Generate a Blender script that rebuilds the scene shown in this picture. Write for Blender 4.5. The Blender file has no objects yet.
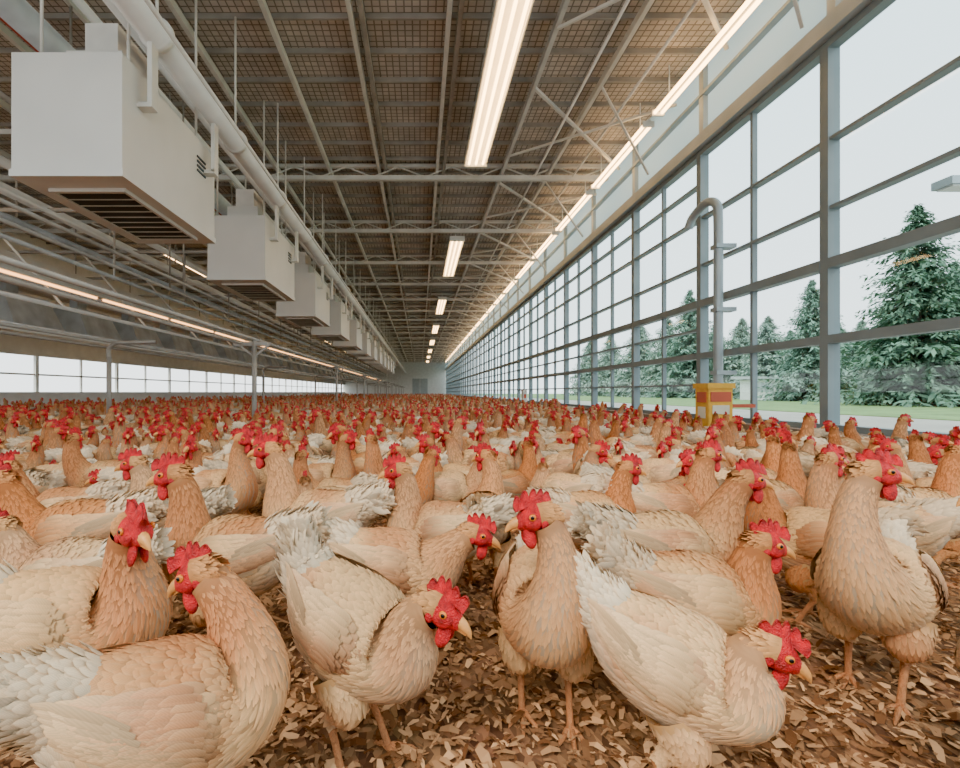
import bpy, math, random, time
import numpy as np
from mathutils import Vector, Matrix, noise
random.seed(7)
T00=time.time()
H0=0.68
scene=bpy.context.scene
try:
    scene.view_settings.view_transform='AgX'; scene.view_settings.look='AgX - Punchy'; scene.view_settings.exposure=0.50; scene.view_settings.gamma=0.93
except Exception as ex: print(ex)

# ---------------------------------------------------------------- materials
def newmat(name):
    m=bpy.data.materials.new(name); m.use_nodes=True
    nt=m.node_tree; nt.nodes.clear()
    out=nt.nodes.new('ShaderNodeOutputMaterial')
    return m,nt,out
def N(nt,t,**kw):
    n=nt.nodes.new(t)
    for k,v in kw.items(): setattr(n,k,v)
    return n
def setin(n,k,v):
    n.inputs[k].default_value=v
def simple(name,col,rough=.6,metal=0,bump=0,bscale=30,var=0.12,vscale=3,coat=0):
    m,nt,out=newmat(name)
    b=N(nt,'ShaderNodeBsdfPrincipled'); setin(b,'Roughness',rough); setin(b,'Metallic',metal)
    tc=N(nt,'ShaderNodeTexCoord'); nz=N(nt,'ShaderNodeTexNoise'); setin(nz,'Scale',vscale); setin(nz,'Detail',2)
    nt.links.new(tc.outputs['Object'],nz.inputs['Vector'])
    r=N(nt,'ShaderNodeValToRGB')
    r.color_ramp.elements[0].position=.3; r.color_ramp.elements[1].position=.7
    r.color_ramp.elements[0].color=[c*(1-var) for c in col]+[1]
    r.color_ramp.elements[1].color=[min(1,c*(1+var)) for c in col]+[1]
    nt.links.new(nz.outputs['Fac'],r.inputs[0]); nt.links.new(r.outputs[0],b.inputs['Base Color'])
    if bump:
        n2=N(nt,'ShaderNodeTexNoise'); setin(n2,'Scale',bscale); setin(n2,'Detail',2)
        nt.links.new(tc.outputs['Object'],n2.inputs['Vector'])
        bp=N(nt,'ShaderNodeBump'); setin(bp,'Strength',bump); setin(bp,'Distance',.01)
        nt.links.new(n2.outputs['Fac'],bp.inputs['Height']); nt.links.new(bp.outputs[0],b.inputs['Normal'])
    nt.links.new(b.outputs[0],out.inputs[0])
    return m
def emis(name,col,s):
    m,nt,out=newmat(name); e=N(nt,'ShaderNodeEmission'); setin(e,'Color',(*col,1)); setin(e,'Strength',s)
    nt.links.new(e.outputs[0],out.inputs[0]); return m

def feather_mat():
    m,nt,out=newmat('feathers'); L=nt.links.new
    b=N(nt,'ShaderNodeBsdfPrincipled'); setin(b,'Roughness',.7); setin(b,'Specular IOR Level',.25)
    ca=N(nt,'ShaderNodeAttribute',attribute_name='col'); ua=N(nt,'ShaderNodeAttribute',attribute_name='fuv')
    sx=N(nt,'ShaderNodeSeparateXYZ'); L(ua.outputs['Vector'],sx.inputs[0])
    ab=N(nt,'ShaderNodeMath',operation='ABSOLUTE'); L(sx.outputs[0],ab.inputs[0])
    p1=N(nt,'ShaderNodeMath',operation='POWER'); L(ab.outputs[0],p1.inputs[0]); p1.inputs[1].default_value=2
    ms=N(nt,'ShaderNodeMath',operation='MULTIPLY'); L(p1.outputs[0],ms.inputs[0]); ms.inputs[1].default_value=.18
    mix=N(nt,'ShaderNodeMix',data_type='RGBA'); L(ms.outputs[0],mix.inputs[0]); L(ca.outputs['Color'],mix.inputs[6]); mix.inputs[7].default_value=(.90,.68,.42,1)
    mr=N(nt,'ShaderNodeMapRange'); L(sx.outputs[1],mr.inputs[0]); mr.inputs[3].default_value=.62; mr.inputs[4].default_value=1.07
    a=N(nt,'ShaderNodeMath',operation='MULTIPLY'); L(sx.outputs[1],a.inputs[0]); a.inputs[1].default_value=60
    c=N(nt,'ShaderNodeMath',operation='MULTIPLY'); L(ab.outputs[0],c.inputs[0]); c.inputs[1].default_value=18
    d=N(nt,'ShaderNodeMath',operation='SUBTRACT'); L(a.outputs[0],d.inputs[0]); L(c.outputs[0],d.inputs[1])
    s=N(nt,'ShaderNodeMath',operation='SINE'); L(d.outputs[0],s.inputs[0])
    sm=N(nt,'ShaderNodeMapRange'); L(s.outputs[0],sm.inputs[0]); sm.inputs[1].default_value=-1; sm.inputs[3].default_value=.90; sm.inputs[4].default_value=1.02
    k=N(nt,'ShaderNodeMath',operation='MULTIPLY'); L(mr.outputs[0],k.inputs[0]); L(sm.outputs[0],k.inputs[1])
    oi=N(nt,'ShaderNodeObjectInfo')
    om=N(nt,'ShaderNodeMapRange'); L(oi.outputs['Random'],om.inputs[0]); om.inputs[3].default_value=.82; om.inputs[4].default_value=1.06
    k2=N(nt,'ShaderNodeMath',operation='MULTIPLY'); L(k.outputs[0],k2.inputs[0]); L(om.outputs[0],k2.inputs[1])
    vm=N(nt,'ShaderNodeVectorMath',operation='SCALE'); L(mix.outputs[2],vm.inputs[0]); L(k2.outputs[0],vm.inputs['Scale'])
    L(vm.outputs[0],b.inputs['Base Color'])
    L(b.outputs[0],out.inputs[0]); return m

M_feather=feather_mat()
M_red=simple('comb_red',(.56,.012,.020),.40,bump=.6,bscale=400,var=.4,vscale=70)
M_beak=simple('beak_horn',(.72,.34,.10),.4,var=.15,vscale=80)
M_iris=simple('eye_iris',(.75,.22,.03),.15)
M_pupil=simple('eye_pupil',(.005,.005,.005),.08)
M_leg=simple('leg_scale',(.58,.25,.10),.55,bump=.6,bscale=350,var=.2,vscale=60)
HM=[M_feather,M_red,M_beak,M_iris,M_pupil,M_leg]

# ---------------------------------------------------------------- mesh builder
class MB:
    def __init__(s): s.v=[];s.f=[];s.m=[];s.c=[];s.u=[];s.sm=[];s.n=0
    def add(s,V,F,mat=0,col=(.8,.8,.8),uv=(0,.6),smooth=True):
        V=np.asarray(V,float).reshape(-1,3); F=np.asarray(F,int).reshape(-1,4)
        s.v.append(V); s.f.append(F+s.n); s.m.append(np.full(len(F),mat)); s.sm.append(np.full(len(F),smooth))
        s.c.append(np.broadcast_to(np.asarray(col,float),(len(V),3))); s.u.append(np.broadcast_to(np.asarray(uv,float),(len(V),2))); s.n+=len(V)
    def box(s,x0,x1,y0,y1,z0,z1,mat=0):
        V=[(x,y,z) for z in(z0,z1) for y in(y0,y1) for x in(x0,x1)]
        s.add(V,[(0,2,3,1),(4,5,7,6),(0,1,5,4),(2,6,7,3),(0,4,6,2),(1,3,7,5)],mat,smooth=False)
    def bar(s,a,b,w,h=None,mat=0):
        h=h or w; a=np.array(a,float);b=np.array(b,float);t=b-a;t/=np.linalg.norm(t)
        r=np.array((0,0,1.)) if abs(t[2])<.95 else np.array((0,1.,0))
        sd=np.cross(t,r);sd/=np.linalg.norm(sd);u=np.cross(sd,t)
        V=[p+sd*i*w/2+u*j*h/2 for p in(a,b) for j in(-1,1) for i in(-1,1)]
        s.add(V,[(0,1,3,2),(4,6,7,5),(0,4,5,1),(2,3,7,6),(0,2,6,4),(1,5,7,3)],mat,smooth=False)
    def tube(s,P,R,n=10,mat=0,col=(.8,.8,.8),ref=(0,1,0)):
        P=np.array(P,float);R=np.array(R,float)
        if R.ndim==1: R=np.stack([R,R],1)
        T,S,U=frames(P,ref); a=np.arange(n)*2*math.pi/n
        V=P[:,None]+S[:,None]*(np.cos(a)[None,:,None]*R[:,0][:,None,None])+U[:,None]*(np.sin(a)[None,:,None]*R[:,1][:,None,None])
        s.add(V,loftfaces(len(P),n),mat,col)
    def pipe(s,a,b,r,n=12,mat=0):
        a=np.array(a,float);b=np.array(b,float);t=(b-a)/np.linalg.norm(b-a)
        ref=(0,0,1) if abs(t[2])<.9 else (0,1,0)
        s.tube([a+t*1e-4,a+t*2e-4,b-t*2e-4,b-t*1e-4],[1e-4,r,r,1e-4],n,mat,ref=ref)
    def build(s,name,mats):
        me=bpy.data.meshes.new(name)
        V=np.concatenate(s.v);F=np.concatenate(s.f)
        me.vertices.add(len(V)); me.vertices.foreach_set('co',V.ravel())
        me.loops.add(len(F)*4); me.loops.foreach_set('vertex_index',F.ravel())
        me.polygons.add(len(F)); me.polygons.foreach_set('loop_start',np.arange(len(F))*4)
        me.update(calc_edges=True)
        me.polygons.foreach_set('material_index',np.concatenate(s.m))
        me.polygons.foreach_set('use_smooth',np.concatenate(s.sm))
        C=np.concatenate(s.c);A=me.attributes.new('col','FLOAT_COLOR','POINT')
        A.data.foreach_set('color',np.concatenate([C,np.ones((len(C),1))],1).ravel())
        Uv=np.concatenate(s.u);A=me.attributes.new('fuv','FLOAT_VECTOR','POINT')
        A.data.foreach_set('vector',np.concatenate([Uv,np.zeros((len(C),1))],1).ravel())
        for m in mats: me.materials.append(m)
        me.validate(); return me
def frames(P,ref=(0,1,0)):
    T=np.gradient(P,axis=0);T/=np.linalg.norm(T,axis=1)[:,None]+1e-12
    ref=np.array(ref,float); S=ref-T*(T@ref)[:,None]; S/=np.linalg.norm(S,axis=1)[:,None]+1e-12
    return T,S,np.cross(T,S)
def loftfaces(k,n):
    i=np.arange(k-1)[:,None];j=np.arange(n)[None,:];j1=(j+1)%n
    return np.stack([i*n+j,i*n+j1,(i+1)*n+j1,(i+1)*n+j],-1).reshape(-1,4)
def cr(P,n):
    P=np.array(P,float);k=len(P);Q=np.vstack([2*P[0]-P[1],P,2*P[-1]-P[-2]])
    t=np.linspace(0,k-1-1e-9,n);i=t.astype(int);f=(t-i)[:,None]
    a,b,c,d=Q[i],Q[i+1],Q[i+2],Q[i+3]
    return .5*(2*b+(c-a)*f+(2*a-5*b+4*c-d)*f**2+(3*b-a-3*c+d)*f**3)
def obj(name,me,loc=(0,0,0),rz=0,parent=None,sc=1):
    o=bpy.data.objects.new(name,me); o.location=loc; o.rotation_euler=(0,0,rz); o.scale=(sc,)*3
    scene.collection.objects.link(o)
    if parent: o.parent=parent
    return o
def nrm(v): return v/(np.linalg.norm(v,axis=-1,keepdims=True)+1e-9)

# ---------------------------------------------------------------- the hen
BUFF=np.array((.60,.20,.045));CREAM=np.array((.85,.50,.215));WHITE=np.array((.93,.80,.61))
def smooth(x,a,b):
    t=np.clip((x-a)/(b-a),0,1);return t*t*(3-2*t)
def ell(mb,c,fr,r,mat,col=(.8,.8,.8),n=10,k=9):
    th=np.linspace(.02,math.pi-.02,k); a=np.arange(n)*2*math.pi/n
    X=-np.cos(th)[:,None]*np.ones(n)*r[0];Y=np.sin(th)[:,None]*np.cos(a)*r[1];Z=np.sin(th)[:,None]*np.sin(a)*r[2]
    V=np.stack([X,Y,Z],-1)@fr+c
    mb.add(V,loftfaces(k,n),mat,col)
TT=(np.array([0,.3,.62,.86,1.]),np.array([0,.6,1.]),np.array([0,.6,1.]))
WWS=(np.array([.5,.92,1.,.70,.14]),np.array([.55,1.,.25]),np.array([.55,1.,.25]))
def make_hen(name,seed,head=(.15,0,.40),yaw=0,pitch=-8,nf=.35,bp=0,tail=45,buff=.5,comb=1.,stride=.02,hs=1.22,lod=0):
    rg=np.random.RandomState(seed); mb=MB(); FR=[]
    if lod==2: buff*=.72
    q_=(1.,2.1,2.4)[lod]; tt=TT[lod]; ww=WWS[lod]
    zc=.24; cb,sb=math.cos(math.radians(bp)),math.sin(math.radians(bp))
    def rot(p):
        p=np.array(p,float);q=p.copy()
        q[...,0]=p[...,0]*cb+(p[...,2]-zc)*sb; q[...,2]=-p[...,0]*sb+(p[...,2]-zc)*cb+zc; return q
    def straight(p,d,n_,L,W,lift,curl,col):
        p=np.atleast_2d(p);d=np.atleast_2d(d);n_=np.atleast_2d(n_);L=np.atleast_1d(L)
        Pc=np.stack([p+d*(L*t)[:,None]+n_*(lift*L*t-curl*L*t*t)[:,None] for t in tt],1)
        FR.append((Pc,np.repeat(n_[:,None],len(tt),1),np.atleast_1d(W),np.atleast_2d(col)))
    B=np.array([(-.175,0,.318,.008,.010),(-.165,0,.308,.028,.032),(-.130,0,.283,.058,.060),(-.085,0,.258,.082,.084),(-.035,0,.242,.094,.096),(.02,0,.235,.095,.097),(.066,0,.236,.084,.080)])
    B[:,:3]=rot(B[:,:3])
    H=np.array(head,float); y,p=math.radians(yaw),math.radians(pitch)
    fx=np.array((math.cos(y)*math.cos(p),math.sin(y)*math.cos(p),math.sin(p)))
    fy=np.array((-math.sin(y),math.cos(y),0)); fz=np.cross(fx,fy)
    P0=B[-1,:3];d0=rot(np.array((1,0,zc+.40)))-rot(np.array((0,0,zc)));d0/=np.linalg.norm(d0)
    dist=np.linalg.norm(H-P0); nd=fz*(1-nf)+fx*nf; nd/=np.linalg.norm(nd)
    P1=P0+d0*dist*.33;P2=H-nd*dist*.38
    ts=np.array([.18,.36,.55,.74,.9,1.]);nk=[]
    for t in ts:
        q=(1-t)**3*P0+3*t*(1-t)**2*P1+3*t*t*(1-t)*P2+t**3*H
        nk.append((*q,np.interp(t,[0,.25,.5,.75,1],[.084,.065,.046,.0340,.0270]),np.interp(t,[0,.25,.5,.75,1],[.080,.068,.051,.038,.030])))
    NR=64 if lod<2 else 26
    A=cr(np.vstack([B,nk]),NR); C=A[:,:3];RW=np.maximum(A[:,3],.004);RH=np.maximum(A[:,4],.004)
    # relax the centre line so the breast/neck bend stays smooth
    for _ in range(8 if lod<2 else 2):
        C[1:-1]=C[1:-1]*.5+(C[:-2]+C[2:])*.25
    T,S,U=frames(C); nfr=np.clip((np.arange(NR)-NR/2)/(NR/2),0,1)
    def colr(pos,nf_,up):
        pt=np.array([noise.noise(Vector(q)*8+Vector((seed*3.1,0,0))) for q in pos])
        k=smooth(nf_,.0,.55)*(.36+.6*buff)+np.clip(pt*1.5+.06+.8*(buff-.4),0,.85)*(1-nf_*.5)
        k=np.clip(k+rg.uniform(-.07,.07,len(pos)),0,1)[:,None]
        c=CREAM*(1-k)+BUFF*k
        w=(smooth(-up,.1,.9)*(1-nf_)*.55+smooth(-pos[:,0],.06,.17)*.65*(nf_<.02)*(1-.4*buff)+.25*(1-buff))[:,None]; w=np.clip(w,0,1)
        c=c*(1-w)+WHITE*w
        return c*rg.uniform(.91,1.06,(len(pos),1))
    n=20 if lod<2 else 12;a=np.arange(n)*2*math.pi/n
    V=C[:,None]+S[:,None]*(np.cos(a)[None,:,None]*RW[:,None,None])+U[:,None]*(np.sin(a)[None,:,None]*RH[:,None,None])
    cc=np.concatenate([colr(V[i],np.full(n,nfr[i]),np.sin(a)) for i in range(NR)])
    mb.add(V,loftfaces(NR,n),0,cc*(.78 if lod<2 else .93))
    def cover(C,T,S,U,RW,RH,s0,s1,step,wsp,L,W,lift,sgn,cf,nfr=None):
        if lod==2: return
        arc=np.concatenate([[0],np.cumsum(np.linalg.norm(np.diff(C,axis=0),axis=1))]);tot=arc[-1]
        s=s0*tot
        gi=lambda Arr,x:np.stack([np.interp(x,arc,Arr[:,i]) for i in range(3)],-1)
        while s<s1*tot:
            f=s/tot; st=(np.interp(f,[0,1],step) if isinstance(step,tuple) else step)*q_
            rw=np.interp(s,arc,RW);rh=np.interp(s,arc,RH)
            w=(np.interp(f,[0,1],wsp) if isinstance(wsp,tuple) else wsp)*q_
            k=max(5,int(2*math.pi*(rw+rh)/2/w)); an=(np.arange(k)+rg.uniform(-.35,.35,k)+rg.rand())*2*math.pi/k
            ss=s+rg.uniform(-.5,.5,k)*st
            Ll=(np.interp(f,[0,1],L) if isinstance(L,tuple) else L)*rg.uniform(.8,1.2,k)*q_**.4
            Ww=(np.interp(f,[0,1],W) if isinstance(W,tuple) else W)*rg.uniform(.85,1.15,k)*q_**.9
            lf=lift*rg.uniform(.5,1.7,k); tw=rg.uniform(-.14,.14,k)*Ll/max((rw+rh)/2,.01)
            Pc=np.zeros((k,len(tt),3));Nc=np.zeros((k,len(tt),3))
            for i,t in enumerate(tt):
                x=ss+sgn*Ll*t; xc=np.clip(x,0,tot)
                c=gi(C,xc);Sx=gi(S,xc);Ux=gi(U,xc);Tx=gi(T,xc);r1=np.maximum(np.interp(xc,arc,RW),.012);r2=np.maximum(np.interp(xc,arc,RH),.012)
                aa=an+tw*t;ca,sa=np.cos(aa)[:,None],np.sin(aa)[:,None]
                nn=nrm(Sx*ca/r1[:,None]+Ux*sa/r2[:,None])
                Pc[:,i]=c+Sx*ca*r1[:,None]+Ux*sa*r2[:,None]+nn*(lf*Ll*t-.0012)[:,None]+Tx*(x-xc)[:,None]
                Nc[:,i]=nn
            nf_=np.full(k,np.interp(s,arc,nfr) if nfr is not None else 0.)
            FR.append((Pc,Nc,Ww,cf(Pc[:,0],nf_,Nc[:,0,2])))
            s+=st
    cover(C,T,S,U,RW,RH,.04,.50,.010,.0125,.034,.0088,.105,-1,colr,nfr)
    cover(C,T,S,U,RW,RH,.50,.99,(.010,.0060),(.0115,.0058),(.044,.021),(.0074,.0028),.085,-1,colr,nfr)
    Bu=np.array([(-.30,.012,.05,.325),(-.20,.022,.05,.318),(-.165,.034,.05,.308),(-.130,.058,.060,.283),(-.085,.082,.084,.258),(-.035,.094,.097,.242),(.02,.095,.098,.235),(.07,.084,.085,.238),(.13,.05,.06,.25)])
    def wy(x,z,off):
        rw=np.interp(x,Bu[:,0],Bu[:,1]);rh=np.interp(x,Bu[:,0],Bu[:,2]);z0=np.interp(x,Bu[:,0],Bu[:,3])
        return rw*np.sqrt(np.clip(1-((z-z0)/rh)**2,.15,1))+off
    NRow,NB=((17,11),(8,6),(4,3))[lod]
    zvec=np.array((0,0,zc))
    def wingf(x,z,sd,off,L,dz,W,lift,col,b):
        Pc=[];Nc=[]
        for t in tt:
            xt=x-L*t*.98;zt=z+L*t*dz
            Pc.append((xt,sd*(wy(xt,zt,off)+lift*L*t),zt));nv=np.array((-.1*t,sd*1.,(b-.42)*1.3));Nc.append(nv/np.linalg.norm(nv))
        Pc=rot(np.array(Pc));Nc=rot(np.array(Nc)+zvec)-rot(zvec)
        FR.append((Pc[None],Nc[None],np.array([W]),np.atleast_2d(col)))
    for sd in(-1,1):
        for b_ in range(8 if lod<2 else 2):
            z=.222+.009*b_;x=-.030-.006*b_
            wingf(x,z,sd,.010+.0008*b_,.115-.002*b_,.30,.0105 if lod<2 else .02,.0,(CREAM*.6+WHITE*.37)*rg.uniform(.86,1.0),.3)
        for r in range(NRow):
            aa=r/(NRow-1.)
            fr_=smooth(aa,0,.3)
            hgt=.108*(1-.5*aa)*(.45+.55*fr_)
            for b_ in range(NB):
                b=(b_+rg.uniform(-.35,.35)+.5)/NB
                x=.046-.131*aa+rg.uniform(-.007,.007); z=.248+.010*fr_+(b-.5)*hgt+.022*aa
                off=-.001+.013*fr_
                L=.030+.036*aa
                pp=rot(np.array((x,sd*.09,z)))
                kk=np.clip(noise.noise(Vector(pp)*10+Vector((seed*1.7,4,0)))*2.1+.32+.7*(buff-.5)+rg.uniform(-.08,.08),0,.95)
                if aa>.6: kk*=.75
                cl=(CREAM*(1-kk)+BUFF*kk);wv=.30*(1-buff)+.22*aa;cl=(cl*(1-wv)+WHITE*wv)*rg.uniform(.91,1.05)
                wingf(x,z,sd,off,L*q_**.4,.14,(.0088+.0022*aa)*q_**.85,.03,cl,b)
    te=math.radians(tail+bp); tb=B[2,:3]
    td=np.array((-math.cos(te),0,math.sin(te)))
    tp=np.array([tb+np.array((.01,0,-.004)),tb+np.array((-.022,0,.016)),tb+np.array((-.028,0,.02))+td*.03,tb+np.array((-.028,0,.02))+td*.070]);tp=cr(tp,12)
    Tt,St,Ut=frames(tp);trw=np.interp(np.arange(12),[0,4,11],[.052,.038,.014]);trh=np.interp(np.arange(12),[0,4,11],[.057,.047,.030])
    mb.tube(tp,np.stack([trw,trh],1),12 if lod<2 else 7,0,WHITE*.8)
    tcol=lambda p,a_,b_:(WHITE*(1-.4*buff)+CREAM*.4*buff)*rg.uniform(.92,1.05,(len(p),1))
    cover(tp,Tt,St,Ut,trw,trh,.0,.98,.006,.0085,.032,.0064,.36,1,tcol)
    base=tb+np.array((-.028,0,.02))
    for lay in (range(4) if lod==0 else [1]):
        for k in range(-7,8,1 if lod<2 else 3):
            u=k/7.
            el=te+math.radians((-20,-6,8,22)[lay]+rg.uniform(-8,8)) - abs(u)*.12
            d=np.array((-math.cos(el),.38*u+rg.uniform(-.08,.08),math.sin(el)));d/=np.linalg.norm(d)
            nn=np.array((-math.sin(el)*.5,(1 if u>=0 else -1)*(.9),-math.cos(el)*.2));nn-=d*(nn@d);nn/=np.linalg.norm(nn)
            pp=base+np.array((0,.02*u,0))+d*.012
            straight(pp,d,nn,.078-.014*abs(u)+rg.uniform(-.018,.008),.0100 if lod==0 else .017,.05,.45*rg.uniform(-.3,1.3),(WHITE*.9+CREAM*.1)*rg.uniform(.92,1.04))
    for sd in(-1,1):
        so=stride*sd
        hip=rot(np.array((-.005,sd*.050,.185)));kn=np.array((.012+so*.3,sd*.052,.138));hk=np.array((-.028+so*.5,sd*.048,.092));an=np.array((.004+so,sd*.046,.016))
        q=cr([hip,kn,(kn+hk)/2+np.array((0,0,.004)),hk],12);R=np.interp(np.arange(12),[0,4,8,11],[.046,.036,.018,.0095])
        if lod==2: q=q[::3];R=R[::3]
        mb.tube(q,R,12 if lod<2 else 6,0,CREAM*.85,ref=(0,1,0))
        Tq,Sq,Uq=frames(q);cover(q,Tq,Sq,Uq,R,R,.05,.90,.006,.008,.018,.0048,.16,1,colr)
        if lod==2:
            mb.tube([hk,(hk+an)/2,an-np.array((0,0,.01))],[.009,.008,.007],5,5)
            continue
        mb.tube(cr([hk+np.array((0,0,.006)),hk,(hk*.5+an*.5)+np.array((.002,0,0)),an,an-np.array((0,0,.008))],9),np.array([.008,.0092,.0085,.0072,.0066,.0066,.0072,.008,.006]),9,5)
        for ang,ln in((-32,.05),(0,.062),(32,.05),(172,.028)):
            ar=math.radians(ang);dx=np.array((math.cos(ar),math.sin(ar),0))
            b0=an-np.array((0,0,.008))
            mb.tube(cr([b0,b0+dx*ln*.3+np.array((0,0,.004)),b0+dx*ln*.65+np.array((0,0,-.001)),b0+dx*ln*.9+np.array((0,0,-.002)),b0+dx*ln*1.12+np.array((0,0,-.006))],10),[.0062,.0066,.0058,.0056,.0056,.0048,.0046,.0042,.0028,.0008],7,5,ref=(0,0,1))
    fr=np.stack([fx,fy,fz]); hc=H+(fz*.010+fx*.010)*hs
    L_=lambda x,y_,z:hc+(fx*x+fy*y_+fz*z)*hs
    hp=[(-.030,0,-.004,.004,.004),(-.026,0,-.003,.013,.014),(-.014,0,0,.0195,.0215),(0,0,.001,.0205,.0230),(.012,0,.001,.0185,.0210),(.022,0,-.001,.0145,.0165),(.031,0,-.004,.0095,.0120),(.036,0,-.005,.006,.008)]
    NH=22 if lod<2 else 10
    hp=cr(hp,NH)
    P=np.array([L_(*q[:3]) for q in hp]);n=16 if lod<2 else 8;a=np.arange(n)*2*math.pi/n
    V=P[:,None]+fy*(np.cos(a)[None,:,None]*hp[:,3][:,None,None]*hs)+fz*(np.sin(a)[None,:,None]*hp[:,4][:,None,None]*hs)
    Fq=loftfaces(NH,n);ri=Fq[:,0]//n;cut=int(NH*.43) if lod<2 else int(NH*.62)
    V=V.reshape(-1,3)
    kb=.22+.6*buff;hcol=BUFF*kb+CREAM*(1-kb)
    mb.add(V,Fq[ri<cut],0,hcol*.9);mb.add(V,Fq[ri>=cut],1)
    for i in range((230,60,0)[lod]):
        x=rg.uniform(-.029,.001);aa=rg.uniform(0,2*math.pi);k=np.array([np.interp(x,hp[:,0],hp[:,j]) for j in range(5)])
        nn=fy*math.cos(aa)+fz*math.sin(aa);p_=L_(x,0,k[2])+ (fy*math.cos(aa)*k[3]+fz*math.sin(aa)*k[4])*hs
        d=-fx*.9-fz*.45;d=d-nn*(d@nn)*.95;d/=np.linalg.norm(d)+1e-9;n2=nn-d*(nn@d);n2/=np.linalg.norm(n2)+1e-9
        straight(p_,d,n2,.016,.0029*q_**.8,.05,.12,hcol*rg.uniform(.92,1.06))
    en,ek=(10,9) if lod<2 else (6,5)
    for sd in(-1,1):
        ell(mb,L_(.010,sd*.0115,-.003),fr,np.array((.0165,.0100,.0150))*hs*(1 if lod<2 else .85),1,n=en,k=ek)
        c=math.cos(.15);w=np.stack([fx,fy*c+fz*sd*.15,fz*c-fy*sd*.15])
        ell(mb,L_(.019,sd*.0075,-.027),w,np.array((.0100,.0045,.0180))*hs*(.75+.25*comb),1,n=en,k=ek)
        if lod<2:
            ell(mb,L_(-.005,sd*.0175,-.009),fr,np.array((.0060,.0038,.0085))*hs,1)
            ell(mb,L_(.0125,sd*.0205,.0055),fr,np.array((.0056,.0030,.0056))*hs,3)
            ell(mb,L_(.0132,sd*.0225,.0057),fr,np.array((.0031,.0018,.0031))*hs,4)
    bn=9 if lod<2 else 4
    bk=cr([(.026,0,-.003),(.036,0,-.004),(.046,0,-.008),(.054,0,-.015)],bn);br=np.interp(np.linspace(0,8,bn),[0,3,6,8],[.0110,.0085,.0047,.0008])
    mb.tube([L_(*q) for q in bk],np.stack([br*.85*hs,br*hs],1),10 if lod<2 else 5,2,ref=fy)
    if lod<2:
        bk=cr([(.024,0,-.010),(.034,0,-.0115),(.046,0,-.0150)],7);br=np.interp(np.arange(7),[0,3,6],[.0075,.0052,.0008])
        mb.tube([L_(*q) for q in bk],np.stack([br*hs,br*.6*hs],1),8,2,ref=fy)
    nc,rows=((49,5),(31,3),(21,2))[lod];VV=[];cm=comb*(1,.95,.8)[lod]
    for sgn in(1,-1):
        for r in range(rows):
            t=r/(rows-1)
            for i in range(nc):
                u=i/(nc-1);env=math.sin(math.pi*min(1,(u*.92+.06)))**.6
                ser=abs(math.sin(u*math.pi*5.0+.35*math.sin(seed+u*6)));hh=(.007+.0165*env*(.30+.70*ser**.8))*cm
                x=.034-.054*u-hh*t*(.75*(u-.15)); z=.0140+.005*math.sin(math.pi*u)+hh*t
                th=.0058*(1-t**1.5)+.0018; wob=.0045*math.sin(u*9+seed)*t
                VV.append(L_(x,sgn*th+wob,z))
    FF=[]
    for k in range(2):
        o=k*rows*nc
        for r in range(rows-1):
            for i in range(nc-1):
                q=(o+r*nc+i,o+r*nc+i+1,o+(r+1)*nc+i+1,o+(r+1)*nc+i);FF.append(q if k else q[::-1])
    o=rows*nc;tr=(rows-1)*nc
    for i in range(nc-1): FF.append((tr+i,tr+i+1,o+tr+i+1,o+tr+i))
    for r in range(rows-1):
        for e in(0,nc-1): FF.append((r*nc+e,(r+1)*nc+e,o+(r+1)*nc+e,o+r*nc+e))
    mb.add(VV,FF,1)
    Pc=np.concatenate([x[0] for x in FR]);Nc=np.concatenate([x[1] for x in FR]);W=np.concatenate([x[2] for x in FR]);co=np.concatenate([x[3] for x in FR])
    d=nrm(np.gradient(Pc,axis=1)); sdv=nrm(np.cross(d,Nc)); Nn=np.cross(sdv,d)
    R_=len(tt);cs=np.array([-1,0,1]);K=len(Pc)
    V=np.zeros((K,R_,3,3))
    for j in range(3):
        V[:,:,j]=Pc-Nn*(abs(cs[j])*.28*W[:,None]*ww[None])[...,None]+sdv*(W[:,None]*ww[None]*cs[j])[...,None]
    base=np.array([(i*3+j,i*3+j+1,(i+1)*3+j+1,(i+1)*3+j) for i in range(R_-1) for j in range(2)])
    F=(base[None]+np.arange(K)[:,None,None]*R_*3).reshape(-1,4)
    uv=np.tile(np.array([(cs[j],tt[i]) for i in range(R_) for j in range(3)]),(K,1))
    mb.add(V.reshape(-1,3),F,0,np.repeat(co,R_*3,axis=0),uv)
    return mb.build(name,HM)

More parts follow.
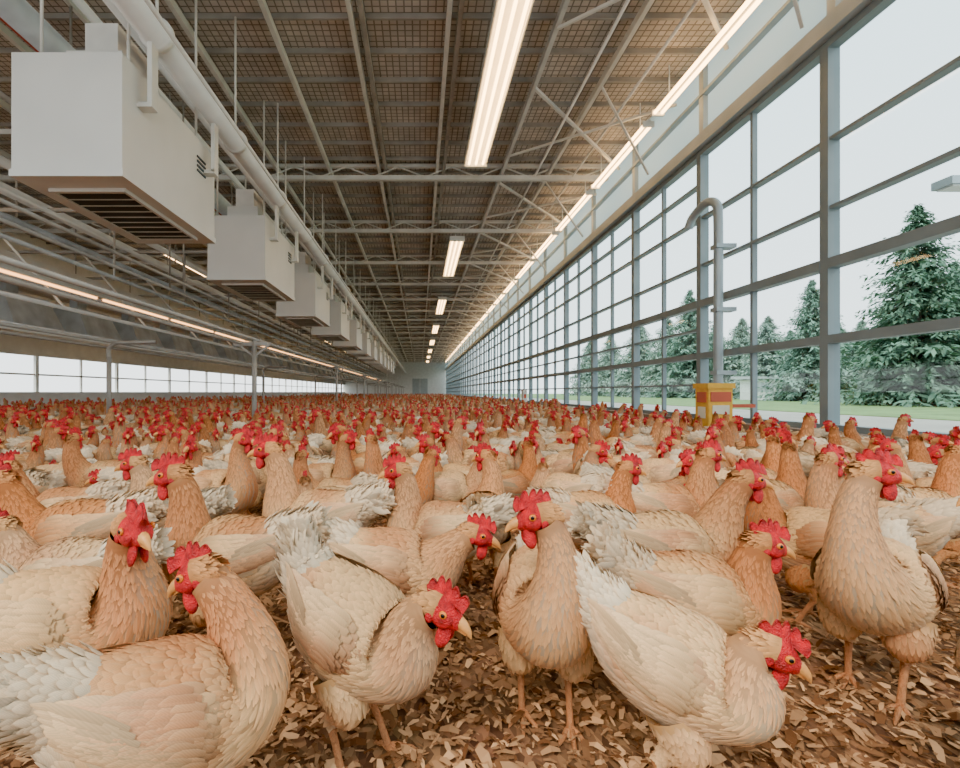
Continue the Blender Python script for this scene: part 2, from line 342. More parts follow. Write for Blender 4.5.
D=math.radians
FG=[
 (-.335,.67,34,.98,dict(head=(.050,.07,.395),yaw=138,pitch=-22,bp=6,tail=15,buff=.65,comb=1.1)),
 (-.105,.88,-28,1.0,dict(head=(.145,-.01,.315),yaw=2,pitch=-20,nf=.6,bp=16,tail=58,buff=.35,comb=1.05)),
 (.258,.99,-98,1.0,dict(head=(.085,-.01,.435),yaw=-80,pitch=-10,bp=2,tail=10,buff=.5,comb=1.1)),
 (.435,.79,-33,.94,dict(head=(.108,.0,.300),yaw=14,pitch=-24,nf=.6,bp=10,tail=30,buff=.33,comb=1.05)),
 (.60,1.02,-5,1.0,dict(head=(.11,0,.35),yaw=0,pitch=-10,buff=.85,comb=1.15)),
 (1.02,1.08,-142,1.04,dict(head=(.065,.0,.475),yaw=125,pitch=-3,bp=-8,tail=20,buff=.42,comb=1.05,stride=.03)),
 (.67,1.27,5,1.08,dict(head=(.18,0,.40),yaw=-5,pitch=-5,nf=.5,bp=-2,tail=20,buff=.7,comb=1.15)),
 (.90,1.72,0,1.05,dict(head=(.12,0,.42),yaw=10,pitch=-5,buff=.75,comb=1.2,tail=20)),
 (1.82,1.72,10,1.0,dict(head=(.13,0,.45),yaw=-10,buff=.85,tail=20)),
 (1.14,1.42,150,1.0,dict(head=(.12,0,.40),yaw=35,pitch=-12,buff=.95,comb=1.1,tail=20)),
 (.97,.72,30,1.0,dict(head=(.16,0,.36),buff=.6,tail=0)),
 (-.63,.88,8,1.05,dict(head=(.095,-.02,.40),yaw=-45,pitch=-5,bp=0,tail=20,buff=.65,comb=1.1)),
 (-.83,1.12,176,1.0,dict(head=(.15,0,.35),yaw=10,pitch=-12,buff=.15,tail=20)),
 (-1.0,1.37,184,1.1,dict(head=(.16,0,.38),yaw=0,buff=.95,comb=1.2,tail=20)),
 (-.49,1.22,172,1.08,dict(head=(.125,0,.42),yaw=10,pitch=-8,buff=.75,comb=1.2,tail=20)),
 (-.34,1.55,168,1.08,dict(head=(.14,0,.44),yaw=10,pitch=-3,nf=.45,buff=.55,comb=1.2,tail=20)),
 (.05,1.50,170,1.0,dict(head=(.11,0,.42),yaw=10,buff=.5,comb=1.2,tail=20)),
 (-.05,1.20,-4,1.0,dict(head=(.175,0,.32),yaw=-5,pitch=-15,nf=.6,buff=.55,comb=1.15,tail=15)),
 (.60,1.66,15,1.0,dict(head=(.13,0,.40),yaw=-10,buff=.9,comb=1.15,tail=15)),
 (.22,1.66,75,1.0,dict(head=(.12,0,.43),yaw=60,buff=.7,comb=1.1,tail=15)),
 (-.86,1.64,165,1.0,dict(head=(.13,0,.42),yaw=20,buff=.2,comb=1.2,tail=20)),
 (-1.30,1.72,190,1.0,dict(head=(.15,0,.40),yaw=0,buff=.7,comb=1.2,tail=20)),
 (1.42,1.50,160,1.0,dict(head=(.12,0,.45),yaw=-150,pitch=0,buff=.55,comb=1.1,tail=20)),
 (1.50,1.14,175,1.0,dict(head=(.13,0,.42),yaw=0,buff=.5,comb=1.1,tail=20)),
]
for i,(x,y,h,s,kw) in enumerate(FG):
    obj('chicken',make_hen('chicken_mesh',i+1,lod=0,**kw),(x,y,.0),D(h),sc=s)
VAR=[[],[],[]]
rr=random.Random(3)
for i in range(12):
    kw=dict(head=(rr.uniform(.06,.15),rr.uniform(-.03,.03),(.34,.40,.46,.42,.44,.45,.37,.47,.43,.39,.45,.30)[i]),yaw=(-60,-30,0,10,35,65,-8,20,-90,80,-15,5)[i],pitch=rr.uniform(-20,4),nf=rr.uniform(.22,.42),bp=rr.uniform(-10,4),tail=rr.uniform(0,22),buff=(.4,.55,.7,.85,.9,1.0,.25,.6,.75,.5,.8,.45)[i],comb=rr.uniform(.9,1.2))
    if i==11: kw.update(head=(.19,0,.30),nf=.65,bp=6)
    for l in(0,1,2): VAR[l].append(make_hen('flock_chicken_mesh',100+i,lod=l,**kw))
print('POLYS',[sum(len(m.polygons) for m in v)//12 for v in VAR],'t',time.time()-T00)
fl=bpy.data.collections.new('chicken_flock_instances')
pts=[(x,y) for x,y,*_ in FG]
def addf(x,y):
    l=0 if y<2.6 else (1 if y<7 else 2)
    o=bpy.data.objects.new('flock_chicken',rr.choice(VAR[l]));o.location=(x,y,0)
    h=rr.choice([0,180,180,0,200,-20,160,20,-60,-120,-90,rr.uniform(0,360)])+rr.uniform(-25,25)
    o.rotation_euler=(0,0,D(h));s=rr.uniform(.86,1.03);o.scale=(s,s,s);fl.objects.link(o)
def zone(y0,y1,sp):
    y=y0;row=0
    while y<y1:
        xl=max(-11.6,-.9*y-.7);xr=min(3.62,1.15*y+.4);x=xl+(row%2)*sp*.5
        while x<xr:
            px,py=x+rr.uniform(-.22,.22)*sp,y+rr.uniform(-.22,.22)*sp
            ok=True
            if py<2.3:
                for q in pts:
                    if (q[0]-px)**2+(q[1]-py)**2<.29**2: ok=False;break
                if py<1.6 and -1.25<px<1.5: ok=False
            if px<-11.5 or px>3.5: ok=False
            if 2.95<px and 5.0<py<5.95: ok=False
            if abs((py-7.1+3.5)%7-3.5)<.24 and (abs(px+2.45)<.24 or abs(px+4.6)<.24): ok=False
            if ok: addf(px,py)
            x+=sp
        y+=sp*.87;row+=1
zone(1.25,6,.335);zone(6,13,.43);zone(13,26,.60);zone(26,72,1.05)
print('FLOCK',len(fl.objects))
inst=bpy.data.objects.new('chicken_flock',None);inst.instance_type='COLLECTION';inst.instance_collection=fl;scene.collection.objects.link(inst)

# ---------------------------------------------------------------- floor & litter
m,nt,out=newmat('litter_floor');Lk=nt.links.new
b=N(nt,'ShaderNodeBsdfPrincipled');setin(b,'Roughness',.9);tc=N(nt,'ShaderNodeTexCoord')
vo=N(nt,'ShaderNodeTexVoronoi');setin(vo,'Scale',75);nz=N(nt,'ShaderNodeTexNoise');setin(nz,'Scale',6);setin(nz,'Detail',3)
mp=N(nt,'ShaderNodeMapping');mp.inputs['Scale'].default_value=(1,.55,1);Lk(tc.outputs['Object'],mp.inputs[0]);Lk(mp.outputs[0],vo.inputs['Vector']);Lk(tc.outputs['Object'],nz.inputs['Vector'])
r=N(nt,'ShaderNodeValToRGB');e=r.color_ramp.elements;e[0].color=(.11,.05,.024,1);e[1].color=(.50,.27,.13,1)
sp=N(nt,'ShaderNodeSeparateColor');Lk(vo.outputs['Color'],sp.inputs[0]);Lk(sp.outputs[0],r.inputs[0])
mx=N(nt,'ShaderNodeMix',data_type='RGBA',blend_type='MULTIPLY');mx.inputs[0].default_value=.3;Lk(r.outputs[0],mx.inputs[6]);Lk(nz.outputs['Color'],mx.inputs[7])
Lk(mx.outputs[2],b.inputs['Base Color']);Lk(b.outputs[0],out.inputs[0])
M_floor=m
mb=MB();mb.add([(-12.2,-3,0),(4.2,-3,0),(4.2,76,0),(-12.2,76,0)],[(0,1,2,3)],smooth=False);obj('floor',mb.build('floor',[M_floor]))
m,nt,out=newmat('wood_shavings');b=N(nt,'ShaderNodeBsdfDiffuse');ca=N(nt,'ShaderNodeAttribute',attribute_name='col');nt.links.new(ca.outputs['Color'],b.inputs['Color']);nt.links.new(b.outputs[0],out.inputs[0]);M_chip=m
rg=np.random.RandomState(5);K=30000
Y=.35+2.4*rg.rand(K)**1.3;X=(rg.rand(K)*2.3-1.05)*(Y+.25)
z=rg.uniform(.001,.014,K);th=rg.rand(K)*2*math.pi;Ln=rg.uniform(.005,.013,K)+.009*(rg.rand(K)<.18);Wn=Ln*rg.uniform(.22,.55,K)
dx=np.stack([np.cos(th),np.sin(th),rg.uniform(-.4,.4,K)],1);sx=np.stack([-np.sin(th),np.cos(th),rg.uniform(-.5,.5,K)],1);P=np.stack([X,Y,z],1);P[:,2]+=.003
V=np.zeros((K,6,3));bend=rg.uniform(-.1,.5,K)*Ln
for i,t in enumerate((-1,0,1)):
    for j,s_ in enumerate((-1,1)):
        V[:,i*2+j]=P+dx*(Ln*t)[:,None]+sx*(Wn*s_*(1 if t==0 else .6))[:,None]
        if t==0: V[:,i*2+j,2]+=bend
V[:,:,2]=np.maximum(V[:,:,2],.0008)
F=(np.array([(0,2,3,1),(2,4,5,3)])[None]+np.arange(K)[:,None,None]*6).reshape(-1,4)
k=rg.rand(K)[:,None]**1.5;cc=np.array((.17,.075,.033))*(1-k)+np.array((.78,.47,.25))*k
mb=MB();mb.add(V.reshape(-1,3),F,0,np.repeat(cc,6,axis=0),smooth=False);obj('wood_shavings_litter',mb.build('wood_shavings_litter',[M_chip]))

# ---------------------------------------------------------------- building
M_white=simple('painted_white',(.78,.79,.77),.5,var=.06)
M_frame=simple('window_frame_grey',(.22,.27,.29),.45,var=.08)
M_fl=simple('header_grey',(.40,.45,.46),.45,var=.08)
M_steel=simple('steel_grey',(.72,.71,.67),.5,.05,var=.12)
M_dsteel=simple('steel_mid',(.36,.34,.31),.5,.1,var=.2)
M_kerb=simple('concrete_kerb',(.30,.22,.17),.85,bump=.4,bscale=20,var=.25)
M_dark=simple('vent_dark',(.05,.065,.075),.6)
M_tube=emis('fluorescent_tube',(1,.60,.25),17)
M_tubeo=emis('warm_tube',(1,.47,.17),6)
m,nt,out=newmat('window_glass');t=N(nt,'ShaderNodeBsdfTransparent');setin(t,'Color',(.93,.985,1,1));g=N(nt,'ShaderNodeBsdfGlossy');setin(g,'Roughness',.03)
ms=N(nt,'ShaderNodeMixShader');ms.inputs[0].default_value=.05;nt.links.new(t.outputs[0],ms.inputs[1]);nt.links.new(g.outputs[0],ms.inputs[2]);nt.links.new(ms.outputs[0],out.inputs[0]);M_glass=m
m,nt,out=newmat('translucent_panel');t=N(nt,'ShaderNodeBsdfTranslucent');setin(t,'Color',(.80,.88,.90,1));g=N(nt,'ShaderNodeBsdfDiffuse');setin(g,'Color',(.7,.75,.76,1))
ms=N(nt,'ShaderNodeMixShader');ms.inputs[0].default_value=.3;nt.links.new(t.outputs[0],ms.inputs[1]);nt.links.new(g.outputs[0],ms.inputs[2]);nt.links.new(ms.outputs[0],out.inputs[0]);M_trans=m
m,nt,out=newmat('ceiling_insulation_mesh');Lk=nt.links.new
b=N(nt,'ShaderNodeBsdfDiffuse');tc=N(nt,'ShaderNodeTexCoord')
br=N(nt,'ShaderNodeTexBrick');br.offset=0;setin(br,'Scale',1);setin(br,'Brick Width',.10);setin(br,'Row Height',.10);setin(br,'Mortar Size',.010);setin(br,'Color1',(.64,.58,.52,1));setin(br,'Color2',(.52,.47,.42,1));setin(br,'Mortar',(.28,.25,.22,1))
nz=N(nt,'ShaderNodeTexNoise');setin(nz,'Scale',1.4);setin(nz,'Detail',2);Lk(tc.outputs['Object'],br.inputs['Vector']);Lk(tc.outputs['Object'],nz.inputs['Vector'])
mr=N(nt,'ShaderNodeMapRange');Lk(nz.outputs['Fac'],mr.inputs[0]);mr.inputs[1].default_value=.3;mr.inputs[2].default_value=.7;mr.inputs[3].default_value=.8;mr.inputs[4].default_value=1.1
vm=N(nt,'ShaderNodeVectorMath',operation='SCALE');Lk(br.outputs['Color'],vm.inputs[0]);Lk(mr.outputs[0],vm.inputs['Scale']);Lk(vm.outputs[0],b.inputs['Color']);Lk(b.outputs[0],out.inputs[0]);M_ceil=m

ZC=5.5;YS=-1.0;YE=76.
mb=MB();mb.box(-12.2,4.2,YS,YE,ZC,ZC+.15);obj('ceiling',mb.build('ceiling',[M_ceil]))
mb=MB();mb.box(-12.2,4.2,-3.2,-3.0,0,1.5);mb.box(-12.2,4.2,-3.22,-2.98,1.5,1.58,1);obj('fill_blocker_wall',mb.build('fill_blocker_wall',[M_kerb,M_fl]))  # unseen half-height wall behind the camera, added to cut low frontal fill
mb=MB();mb.box(4.0,4.2,-3,YE,0,.28);mb.box(3.86,4.2,-3,YE,.22,.30)
mb.box(4.05,4.15,-3,YE,4.26,ZC,1)
for k in range(36):
    y=-1.8+2.15*k+.0; mb.box(3.98,4.05,y-.05,y+.05,4.25,ZC,2)
mb.box(3.93,4.2,-3,YE,4.15,4.32,2)
mb.box(3.96,4.05,-3,YE,4.86,4.90,2)
obj('wall_right',mb.build('wall_right',[M_kerb,M_trans,M_fl]))
P=2.15
def baymesh(mid):
    mb=MB()
    mb.box(-.03,.09,-.05,.05,.30,4.17)
    if mid: mb.box(-.01,.05,P/2-.022,P/2+.022,.30,4.17)
    rows=[(.33,.06,.09),(1.20,.085,.08),(1.95,.10,.09),(2.50,.035,.04),(3.18,.035,.04),(4.12,.09,.08)]
    if mid: rows+=[(1.58,.03,.04),(3.68,.03,.04),(.78,.03,.04)]
    for z_,w_,dp in rows:
        mb.box(-dp*.4,.08,.05,P-.05,z_-w_/2,z_+w_/2)
    mb.add([(.03,.0,.3),(.03,P,.3),(.03,P,4.17),(.03,0,4.17)],[(0,1,2,3)],1,smooth=False)
    return mb.build('window_bay',[M_frame,M_glass])
wm=baymesh(True);wm2=baymesh(False)
i=1
for k in range(-3,33):
    y=4.78+2.15*k
    obj('window_%d'%i,wm if k>=1 else wm2,(4.05,y,0));i+=1
mb=MB();mb.box(4.04,4.10,5.83,5.875,.30,4.17);obj('window_mullion',mb.build('window_mullion',[M_frame]))
mb=MB();mb.box(-12.2,-12,YS,YE,0,.62);mb.box(-12.2,-12,YS,YE,1.85,ZC)
mb.box(-12.,-11.9,YS,YE,.60,.68);mb.box(-12.,-11.9,YS,YE,1.8,1.9)
obj('wall_left',mb.build('wall_left',[M_white]))
mb=MB()
mb.box(-.03,.05,-.06,.06,.62,1.85);mb.box(-.03,.03,1.97,2.03,.62,1.85);mb.box(-.03,.03,0,4,1.2,1.25)
wl=mb.build('window_band_left',[M_white,M_glass])
for k in range(19): obj('window_%d'%i,wl,(-12.05,YS+4*k+.06,0));i+=1
mb=MB();mb.box(-12.2,4.2,YE,YE+.2,0,ZC);obj('wall_back',mb.build('wall_back',[M_white]))
mb=MB();mb.box(-1.2,1.2,YE-.08,YE-.01,.0,2.8);mb.box(-.03,.03,YE-.1,YE-.08,0,2.8,1);mb.box(-1.3,1.3,YE-.07,YE-.01,2.8,2.95,1);obj('door_1',mb.build('door_1',[M_fl,M_white]))

mb=MB()
for k,y in enumerate([3.2]+[10.1+3.3*j for j in range(20)]):
    mb.box(-12,3.95,y-.05,y+.05,5.13,5.22)
    mb.box(-12,3.95,y-.04,y+.04,5.40,5.47)
    x=-12.;up=True
    while x<3.6:
        mb.bar((x,y,5.2 if up else 5.42),(x+.55,y,5.42 if up else 5.2),.025);x+=.55;up=not up
for x in(-11,-9.6,-8.2,-6.8,-5.4,-4.2,-3.0,-1.9,-.86,-.72,.36,.50,1.75,2.75):
    mb.box(x-.03,x+.03,YS,YE,5.32,5.42,1 if x in(-.72,.50) else 0)
y=YS+.3
while y<YE:
    mb.box(-12,4,y-.018,y+.018,5.43,5.5,1);y+=.62
y=4.
while y<60:
    mb.bar((1.75,y,5.30),(3.9,y+2.1,5.05),.045,mat=0);mb.bar((3.9,y,5.05),(1.75,y+2.1,5.30),.035,mat=0);mb.bar((2.75,y,5.35),(3.9,y+.9,4.4),.03,mat=0);y+=3.3
for x in(2.4,3.2): mb.pipe((x,YS,5.2),(x,YE,5.2),.022,8,0)
obj('ceiling_truss',mb.build('ceiling_truss',[M_steel,M_dsteel]))

mb=MB()
mb.box(-.20,.20,0,4.2,.05,.09,0);mb.box(-.21,-.19,0,4.2,.0,.09,0);mb.box(.19,.21,0,4.2,.0,.09,0);mb.box(-.21,.21,-.02,.02,-.05,.09,0);mb.box(-.21,.21,4.18,4.22,-.05,.09,0)
for x in(-.13,0,.13): mb.pipe((x,.06,-.02),(x,4.14,-.02),.023,6,1)
for y in(.6,3.6): mb.pipe((0,y,.09),(0,y,.36),.012,6,0)
lm=mb.build('added_fill_light',[M_white,M_tube])
for k in range(-1,8): obj('added_fill_light',lm,(1.06,4.95+8.7*k,5.02))
for k in range(0,5): obj('added_fill_light',lm,(-7.9,3.+12*k,5.02))  # extra fixture row, added only to brighten the left side
mb=MB();mb.box(-.03,.03,0,2.35,.0,.06,0)
for x in(-.055,.055): mb.pipe((x,.04,-.01),(x,2.31,-.01),.026,6,1)
mb.box(-.09,.09,0,.03,-.05,.04,0);mb.box(-.09,.09,2.32,2.35,-.05,.04,0);mb.pipe((0,.3,.06),(0,.3,.5),.01,6,0);mb.pipe((0,2.,.06),(0,2.,.5),.01,6,0)
sm_=mb.build('strip_light',[M_white,M_tube])
for k in range(-1,25): obj('strip_light',sm_,(3.62,2.35+2.62*k,4.93))

mb=MB();mb.pipe((-2.30,-1,3.80),(-2.30,YE-.3,3.80),.125,24,0)
y=.6
while y<70:
    mb.tube([(-2.3,y,3.8),(-2.3,y+.01,3.8),(-2.3,y+.07,3.8),(-2.3,y+.08,3.8)],[.12,.145,.145,.12],24,0,ref=(0,0,1));mb.pipe((-2.3,y+.04,3.9),(-2.3,y+.04,5.35),.014,6,1);y+=1.78
mb.pipe((-2.62,-1,3.98),(-2.62,YE-.3,3.98),.045,12,0);mb.pipe((-2.05,-1,3.62),(-2.05,YE-.3,3.62),.02,8,1)
obj('ventilation_pipe',mb.build('ventilation_pipe',[M_white,M_steel]))
M_unit=simple('unit_white_paint',(.72,.71,.68),.4,var=.05,vscale=1.5)
mb=MB();w,l,h=.90,1.75,.98
mb.box(-w,0,0,l,.0,h,0)
mb.box(-w-.012,.012,-.012,l+.012,-.03,.03,0)
mb.box(-w+.16,-.14,.25,l-.22,-.045,-.02,1)
for j in range(9): mb.box(-w+.16,-.14,.27+j*.145,.275+j*.145,-.055,-.04,2)
mb.box(-w+.13,-.11,.22,.25,-.06,-.02,0);mb.box(-w+.13,-.11,l-.22,l-.19,-.06,-.02,0);mb.box(-w+.13,-w+.16,.22,l-.19,-.06,-.02,0);mb.box(-.14,-.11,.22,l-.19,-.06,-.02,0)
mb.box(-.75,-.25,.4,1.2,h,h+.30,0);mb.box(-.65,-.35,.5,1.1,h+.3,h+.62,2)
for y in(.25,l-.25):
    mb.box(-.02,.13,y-.05,y+.05,h-.32,h-.28,2);mb.box(.09,.13,y-.05,y+.05,h-.3,h+.33,2);mb.pipe((-.85,y,h),(-.85,y,h+1.95),.014,6,2);mb.pipe((-.1,y,h),(-.1,y,h+1.95),.014,6,2)
for j in range(4): mb.box(.002,.012,1.3,1.5,.62+j*.05,.64+j*.05,1)
um=mb.build('ventilation_unit',[M_unit,M_dark,M_steel])
for k in range(12):
    o=obj('ventilation_unit',um,(-2.42,3.90+3.6*k,2.46))
M_duct=simple('duct_grey',(.50,.55,.58),.45,.1,var=.2)
M_redp=simple('red_pipe',(.35,.05,.03),.45)
mb=MB()
for k in range(34):
    y=1.+2.0*k
    V=[(-8.5,y,2.05),(-7.6,y,1.95),(-7.6,y+1.3,1.95),(-8.5,y+1.3,2.05),(-8.7,y+.1,2.62),(-7.9,y+.1,2.62),(-7.9,y+1.2,2.62),(-8.7,y+1.2,2.62)]
    mb.add(V,[(0,3,2,1),(4,5,6,7),(0,1,5,4),(1,2,6,5),(2,3,7,6),(3,0,4,7)],0,smooth=False)
    mb.box(-8.4,-8.2,y+.5,y+.8,2.6,3.0,0)
mb.box(-9,-7.5,-1,YE-.5,2.95,3.25,1);mb.box(-10.6,-9.6,-1,YE-.5,2.3,2.7,1)
obj('air_duct_row',mb.build('air_duct_row',[M_duct,M_white]))
mb=MB()
for x,z,r_,mt in((-5.2,3.55,.06,0),(-5.6,3.40,.035,0),(-6.2,3.30,.05,1),(-4.6,3.95,.03,2),(-4.0,4.45,.15,1),(-4.5,4.75,.06,3),(-3.6,4.8,.05,0),(-6.6,3.9,.09,0),(-7.2,2.75,.05,0),(-5.0,2.55,.03,1),(-5.8,2.05,.035,0),(-6.4,1.75,.03,1)):
    mb.pipe((x,-1,z),(x,YE-.4,z),r_,12,mt)
y=.8
while y<70:
    mb.box(-9.2,-3.6,y-.03,y+.03,3.62,3.68,2)
    for x in(-9,-6.6,-5.2,-4.): mb.pipe((x,y,3.4),(x,y,5.1),.015,6,2)
    mb.bar((-7.2,y,3.65),(-5.8,y,2.05),.03,mat=0);mb.bar((-5.0,y,3.65),(-5.0,y,2.5),.025,mat=2)
    y+=2.35
obj('overhead_service_pipes',mb.build('overhead_service_pipes',[M_white,M_duct,M_dsteel,M_redp]))
mb=MB();mb.box(-6.06,-5.94,-1,YE-.5,2.44,2.49,0)
for k in range(30): mb.pipe((-6,-.9+2.5*k,2.42),(-6,1.4+2.5*k,2.42),.024,6,1)
obj('strip_light_row',mb.build('strip_light_row',[M_white,M_tubeo]))
mb=MB()
for x,z in((-2.45,1.46),(-2.65,1.40),(-4.55,1.42),(-4.75,1.36),(-3.5,2.28),(-3.7,2.2)):
    mb.pipe((x,-.8,z),(x,YE-1,z),.022,8,0)
for k in range(10):
    y=7.1+7*k
    mb.pipe((-2.45,y,0),(-2.45,y,1.44),.035,10,0);mb.pipe((-4.6,y,0),(-4.6,y,1.2),.035,10,0)
    mb.tube(cr([(-4.6,y,1.18),(-4.6,y,1.32),(-4.5,y,1.40),(-4.35,y,1.41),(-3.9,y,1.42)],16),[.03]*16,8,0,ref=(0,1,0))
    mb.box(-2.75,-2.25,y-.03,y+.03,1.36,1.42,0)
    mb.bar((-2.45,y,1.2),(-2.7,y,1.4),.03);mb.bar((-2.45,y,1.2),(-2.2,y,1.4),.03)
    for x in(-3.5,-3.7): mb.pipe((x,y,2.2),(x,y,5.1),.012,6,0)
obj('feeder_rail',mb.build('feeder_rail',[M_dsteel]))

M_pipe=simple('zinc_pipe',(.34,.40,.43),.4,.3,var=.1)
mb=MB();yb=6.1
mb.tube(cr([(3.72,yb+.55,2.95),(3.74,yb+.46,3.08),(3.76,yb+.2,3.16),(3.78,yb+.03,3.08),(3.79,yb,2.85),(3.79,yb,1.8),(3.79,yb,.9),(3.79,yb,.30)],50),[.055]*50,14,0,ref=(1,0,0))
for z_ in(.9,1.7,2.5): mb.box(3.73,3.98,yb-.07,yb+.07,z_,z_+.05,0)
mb.box(3.70,3.86,yb-.09,yb+.09,.30,.42,0)
obj('downspout_pipe',mb.build('downspout_pipe',[M_pipe]))
M_yel=simple('yellow_paint',(.80,.44,.03),.5,var=.12,vscale=12);M_lab=simple('label_red',(.55,.10,.04),.5);M_lw=simple('label_white',(.75,.70,.55),.5)
mb=MB();X0=3.26;Y0=5.42
mb.box(X0,X0+.27,Y0,Y0+.26,.28,.74,0);mb.box(X0-.02,X0+.29,Y0-.02,Y0+.28,.72,.78,0);mb.box(X0+.02,X0+.25,Y0-.008,Y0,.57,.68,1);mb.box(X0+.04,X0+.23,Y0-.008,Y0,.43,.53,2);mb.box(X0-.008,X0,Y0+.04,Y0+.22,.56,.68,1);mb.box(X0-.008,X0,Y0+.06,Y0+.2,.38,.51,2);mb.box(X0+.06,X0+.21,Y0-.01,Y0,.345,.38,1);mb.box(X0+.08,X0+.2,Y0+.05,Y0+.21,0,.29,1);mb.box(X0+.27,3.86,Y0+.1,Y0+.16,.5,.54,1)
obj('yellow_control_box',mb.build('yellow_control_box',[M_yel,M_lab,M_lw]))
mb=MB();mb.box(3.76,3.9,17.5,17.8,.31,.72,0);mb.box(3.74,3.9,17.48,17.82,.70,.76,0);mb.box(3.79,3.87,17.49,17.5,.45,.6,1);obj('wall_junction_box',mb.build('wall_junction_box',[M_white,M_lab]))
mb=MB();mb.pipe((7.25,6.2,-.02),(7.25,6.2,3.3),.04,10,0);mb.bar((7.25,6.2,3.3),(6.8,6.1,3.35),.05);mb.box(6.6,7.0,5.95,6.2,3.27,3.37,0);mb.box(6.64,6.95,5.98,6.17,3.25,3.27,1)
obj('outdoor_lamp_post',mb.build('outdoor_lamp_post',[M_pipe,M_white]))

# ---------------------------------------------------------------- outside
M_pave=simple('pavement',(.42,.38,.33),.9,var=.1,vscale=.6);M_lawn=simple('lawn',(.19,.29,.10),.95,var=.25,vscale=1)
mb=MB();mb.box(4.2,13.0,-30,200,-.2,-.02);obj('pavement_outside',mb.build('pavement_outside',[M_pave]))
mb=MB();mb.box(13.0,150,-30,200,-.19,.0);obj('lawn',mb.build('lawn',[M_lawn]))
mb=MB();mb.box(-80,-12.2,-30,200,-.2,-.02);obj('yard_ground',mb.build('yard_ground',[M_pave]))
m,nt,out=newmat('spruce_needles');b=N(nt,'ShaderNodeBsdfDiffuse');ca=N(nt,'ShaderNodeAttribute',attribute_name='col');nt.links.new(ca.outputs['Color'],b.inputs['Color']);nt.links.new(b.outputs[0],out.inputs[0]);M_need=m
M_bark=simple('bark',(.22,.19,.17),.9)
def spruce(seed,H=8.,Rb=2.4,tint=(.16,.27,.24)):
    rg=np.random.RandomState(seed);mb=MB();mb.tube([(0,0,0),(0,0,H*.5),(0,0,H*.97)],[.17,.10,.015],8,1)
    nl=60;cen=[];dd=[];ll=[];kk=[]
    for l in range(nl):
        t=l/(nl-1);z=.3+(H-.4)*t;R=((1-t)**.7*Rb+.10)*rg.uniform(.62,1.15);nb=int(9+12*(1-t))
        a=rg.rand(nb)*6.283;Rr=R*rg.uniform(.5,1.2,nb);d=np.stack([np.cos(a),np.sin(a),0*a],1);s=np.stack([-d[:,1],d[:,0],0*a],1)
        for q in range(9):
            u=(q+1)/9.
            for sg in(-1,0,1):
                c=d*(Rr*u)[:,None];c[:,2]+=z-.28*Rr*u**1.5+.10*Rr*u**3+rg.uniform(-.12,.12,nb)
                v=d*.75+s*(sg*.65+rg.uniform(-.5,.5,nb))[:,None];v[:,2]+=-.45+rg.uniform(-.6,.6,nb)
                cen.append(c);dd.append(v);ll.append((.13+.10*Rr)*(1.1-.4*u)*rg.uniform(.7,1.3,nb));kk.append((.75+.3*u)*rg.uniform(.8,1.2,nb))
    c=np.concatenate(cen);d=np.concatenate(dd);L=np.concatenate(ll)[:,None];k=np.concatenate(kk)
    wv=nrm(np.stack([d[:,1],-d[:,0],rg.uniform(-.9,.9,len(d))],1))*L*.22
    V=np.stack([c,c+d*L*.5+wv,c+d*L,c+d*L*.5-wv],1).reshape(-1,3)
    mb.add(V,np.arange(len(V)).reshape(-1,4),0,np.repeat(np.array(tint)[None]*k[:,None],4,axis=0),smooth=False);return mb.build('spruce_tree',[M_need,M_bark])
S1,S2,S3=spruce(1,8,2.9,(.15,.25,.18)),spruce(2,8,2.7,(.22,.34,.27)),spruce(3,7,3.2,(.32,.43,.36))  # farther trees get paler needles: outdoor haze put into the colour
def tree(px,top,Y,me,hh):
    X=(px-420)/480*Y;h=H0+(392-top)/480*Y;obj('spruce_tree',me,(X,Y,0),random.random()*6,sc=h/hh)
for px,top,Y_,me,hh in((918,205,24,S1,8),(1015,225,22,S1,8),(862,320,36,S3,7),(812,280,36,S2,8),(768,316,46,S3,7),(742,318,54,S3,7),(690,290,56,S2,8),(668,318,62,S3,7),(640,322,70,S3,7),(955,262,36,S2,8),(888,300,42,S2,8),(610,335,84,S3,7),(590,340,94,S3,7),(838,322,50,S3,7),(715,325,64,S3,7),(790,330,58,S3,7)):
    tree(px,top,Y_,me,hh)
mb=MB();rg=np.random.RandomState(9);V=[];C=[]
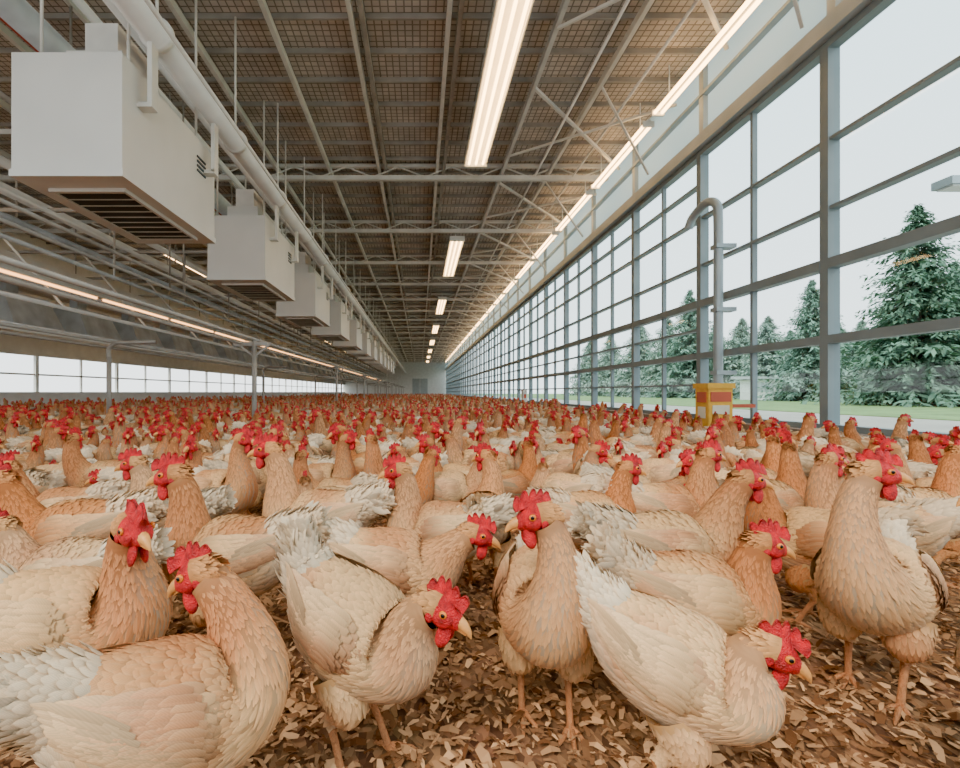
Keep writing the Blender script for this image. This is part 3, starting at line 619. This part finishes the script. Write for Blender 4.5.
for i in range(9000):
    y=rg.uniform(8,110);x=40+rg.normal(0,.8)+.40*y;z=abs(rg.normal(.0,.9));d=rg.normal(0,.3,3);e_=rg.normal(0,.3,3);c=np.array((x,y,z+.2));V+=[c,c+d,c+d+e_,c+e_];C+=[np.array((.26,.37,.22))*rg.uniform(.7,1.3)]*4
mb.add(V,np.arange(len(V)).reshape(-1,4),0,np.array(C),smooth=False);obj('hedge_row',mb.build('hedge_row',[M_need]))
mb=MB();mb.box(28,34,37,42,0,1.7,0);mb.add([(27.5,36.5,1.7),(34.5,36.5,1.7),(34.5,42.5,1.8),(27.5,42.5,1.8),(27.5,36.5,1.85),(34.5,36.5,1.85),(34.5,42.5,2.05),(27.5,42.5,2.05)],[(0,3,2,1),(4,5,6,7),(0,1,5,4),(1,2,6,5),(2,3,7,6),(3,0,4,7)],1,smooth=False)
mb.box(29.3,30.3,36.97,37.0,0,1.5,2);mb.box(27.97,28,38,40.5,.7,1.4,2);obj('garden_shed',mb.build('garden_shed',[M_white,M_fl,M_duct]))

# ---------------------------------------------------------------- light
w=bpy.data.worlds.new('overcast_sky');scene.world=w;w.use_nodes=True;nt=w.node_tree;bg=nt.nodes['Background']
tc=nt.nodes.new('ShaderNodeTexCoord');sx=nt.nodes.new('ShaderNodeSeparateXYZ');r=nt.nodes.new('ShaderNodeValToRGB')
nt.links.new(tc.outputs['Generated'],sx.inputs[0]);nt.links.new(sx.outputs[2],r.inputs[0]);nt.links.new(r.outputs[0],bg.inputs[0])
r.color_ramp.elements[0].color=(.92,.97,.98,1);r.color_ramp.elements[1].color=(.62,.88,.97,1);bg.inputs[1].default_value=3.6
sl=bpy.data.lights.new('soft_front_fill','SUN');sl.energy=3.2;sl.angle=D(22);sl.color=(1,.82,.60);so=bpy.data.objects.new('soft_front_fill',sl);scene.collection.objects.link(so)  # added warm front fill for the near hens; the sky is overcast
so.rotation_euler=(D(46),0,D(-34))
cam=bpy.data.cameras.new('camera');cam.lens=18;cam.sensor_width=36;cam.shift_x=.0625;cam.shift_y=8/960;cam.clip_start=.02;cam.clip_end=500
co=bpy.data.objects.new('camera',cam);co.location=(0,0,H0);co.rotation_euler=(D(90),0,0);scene.collection.objects.link(co);scene.camera=co
print('SCRIPT',time.time()-T00)
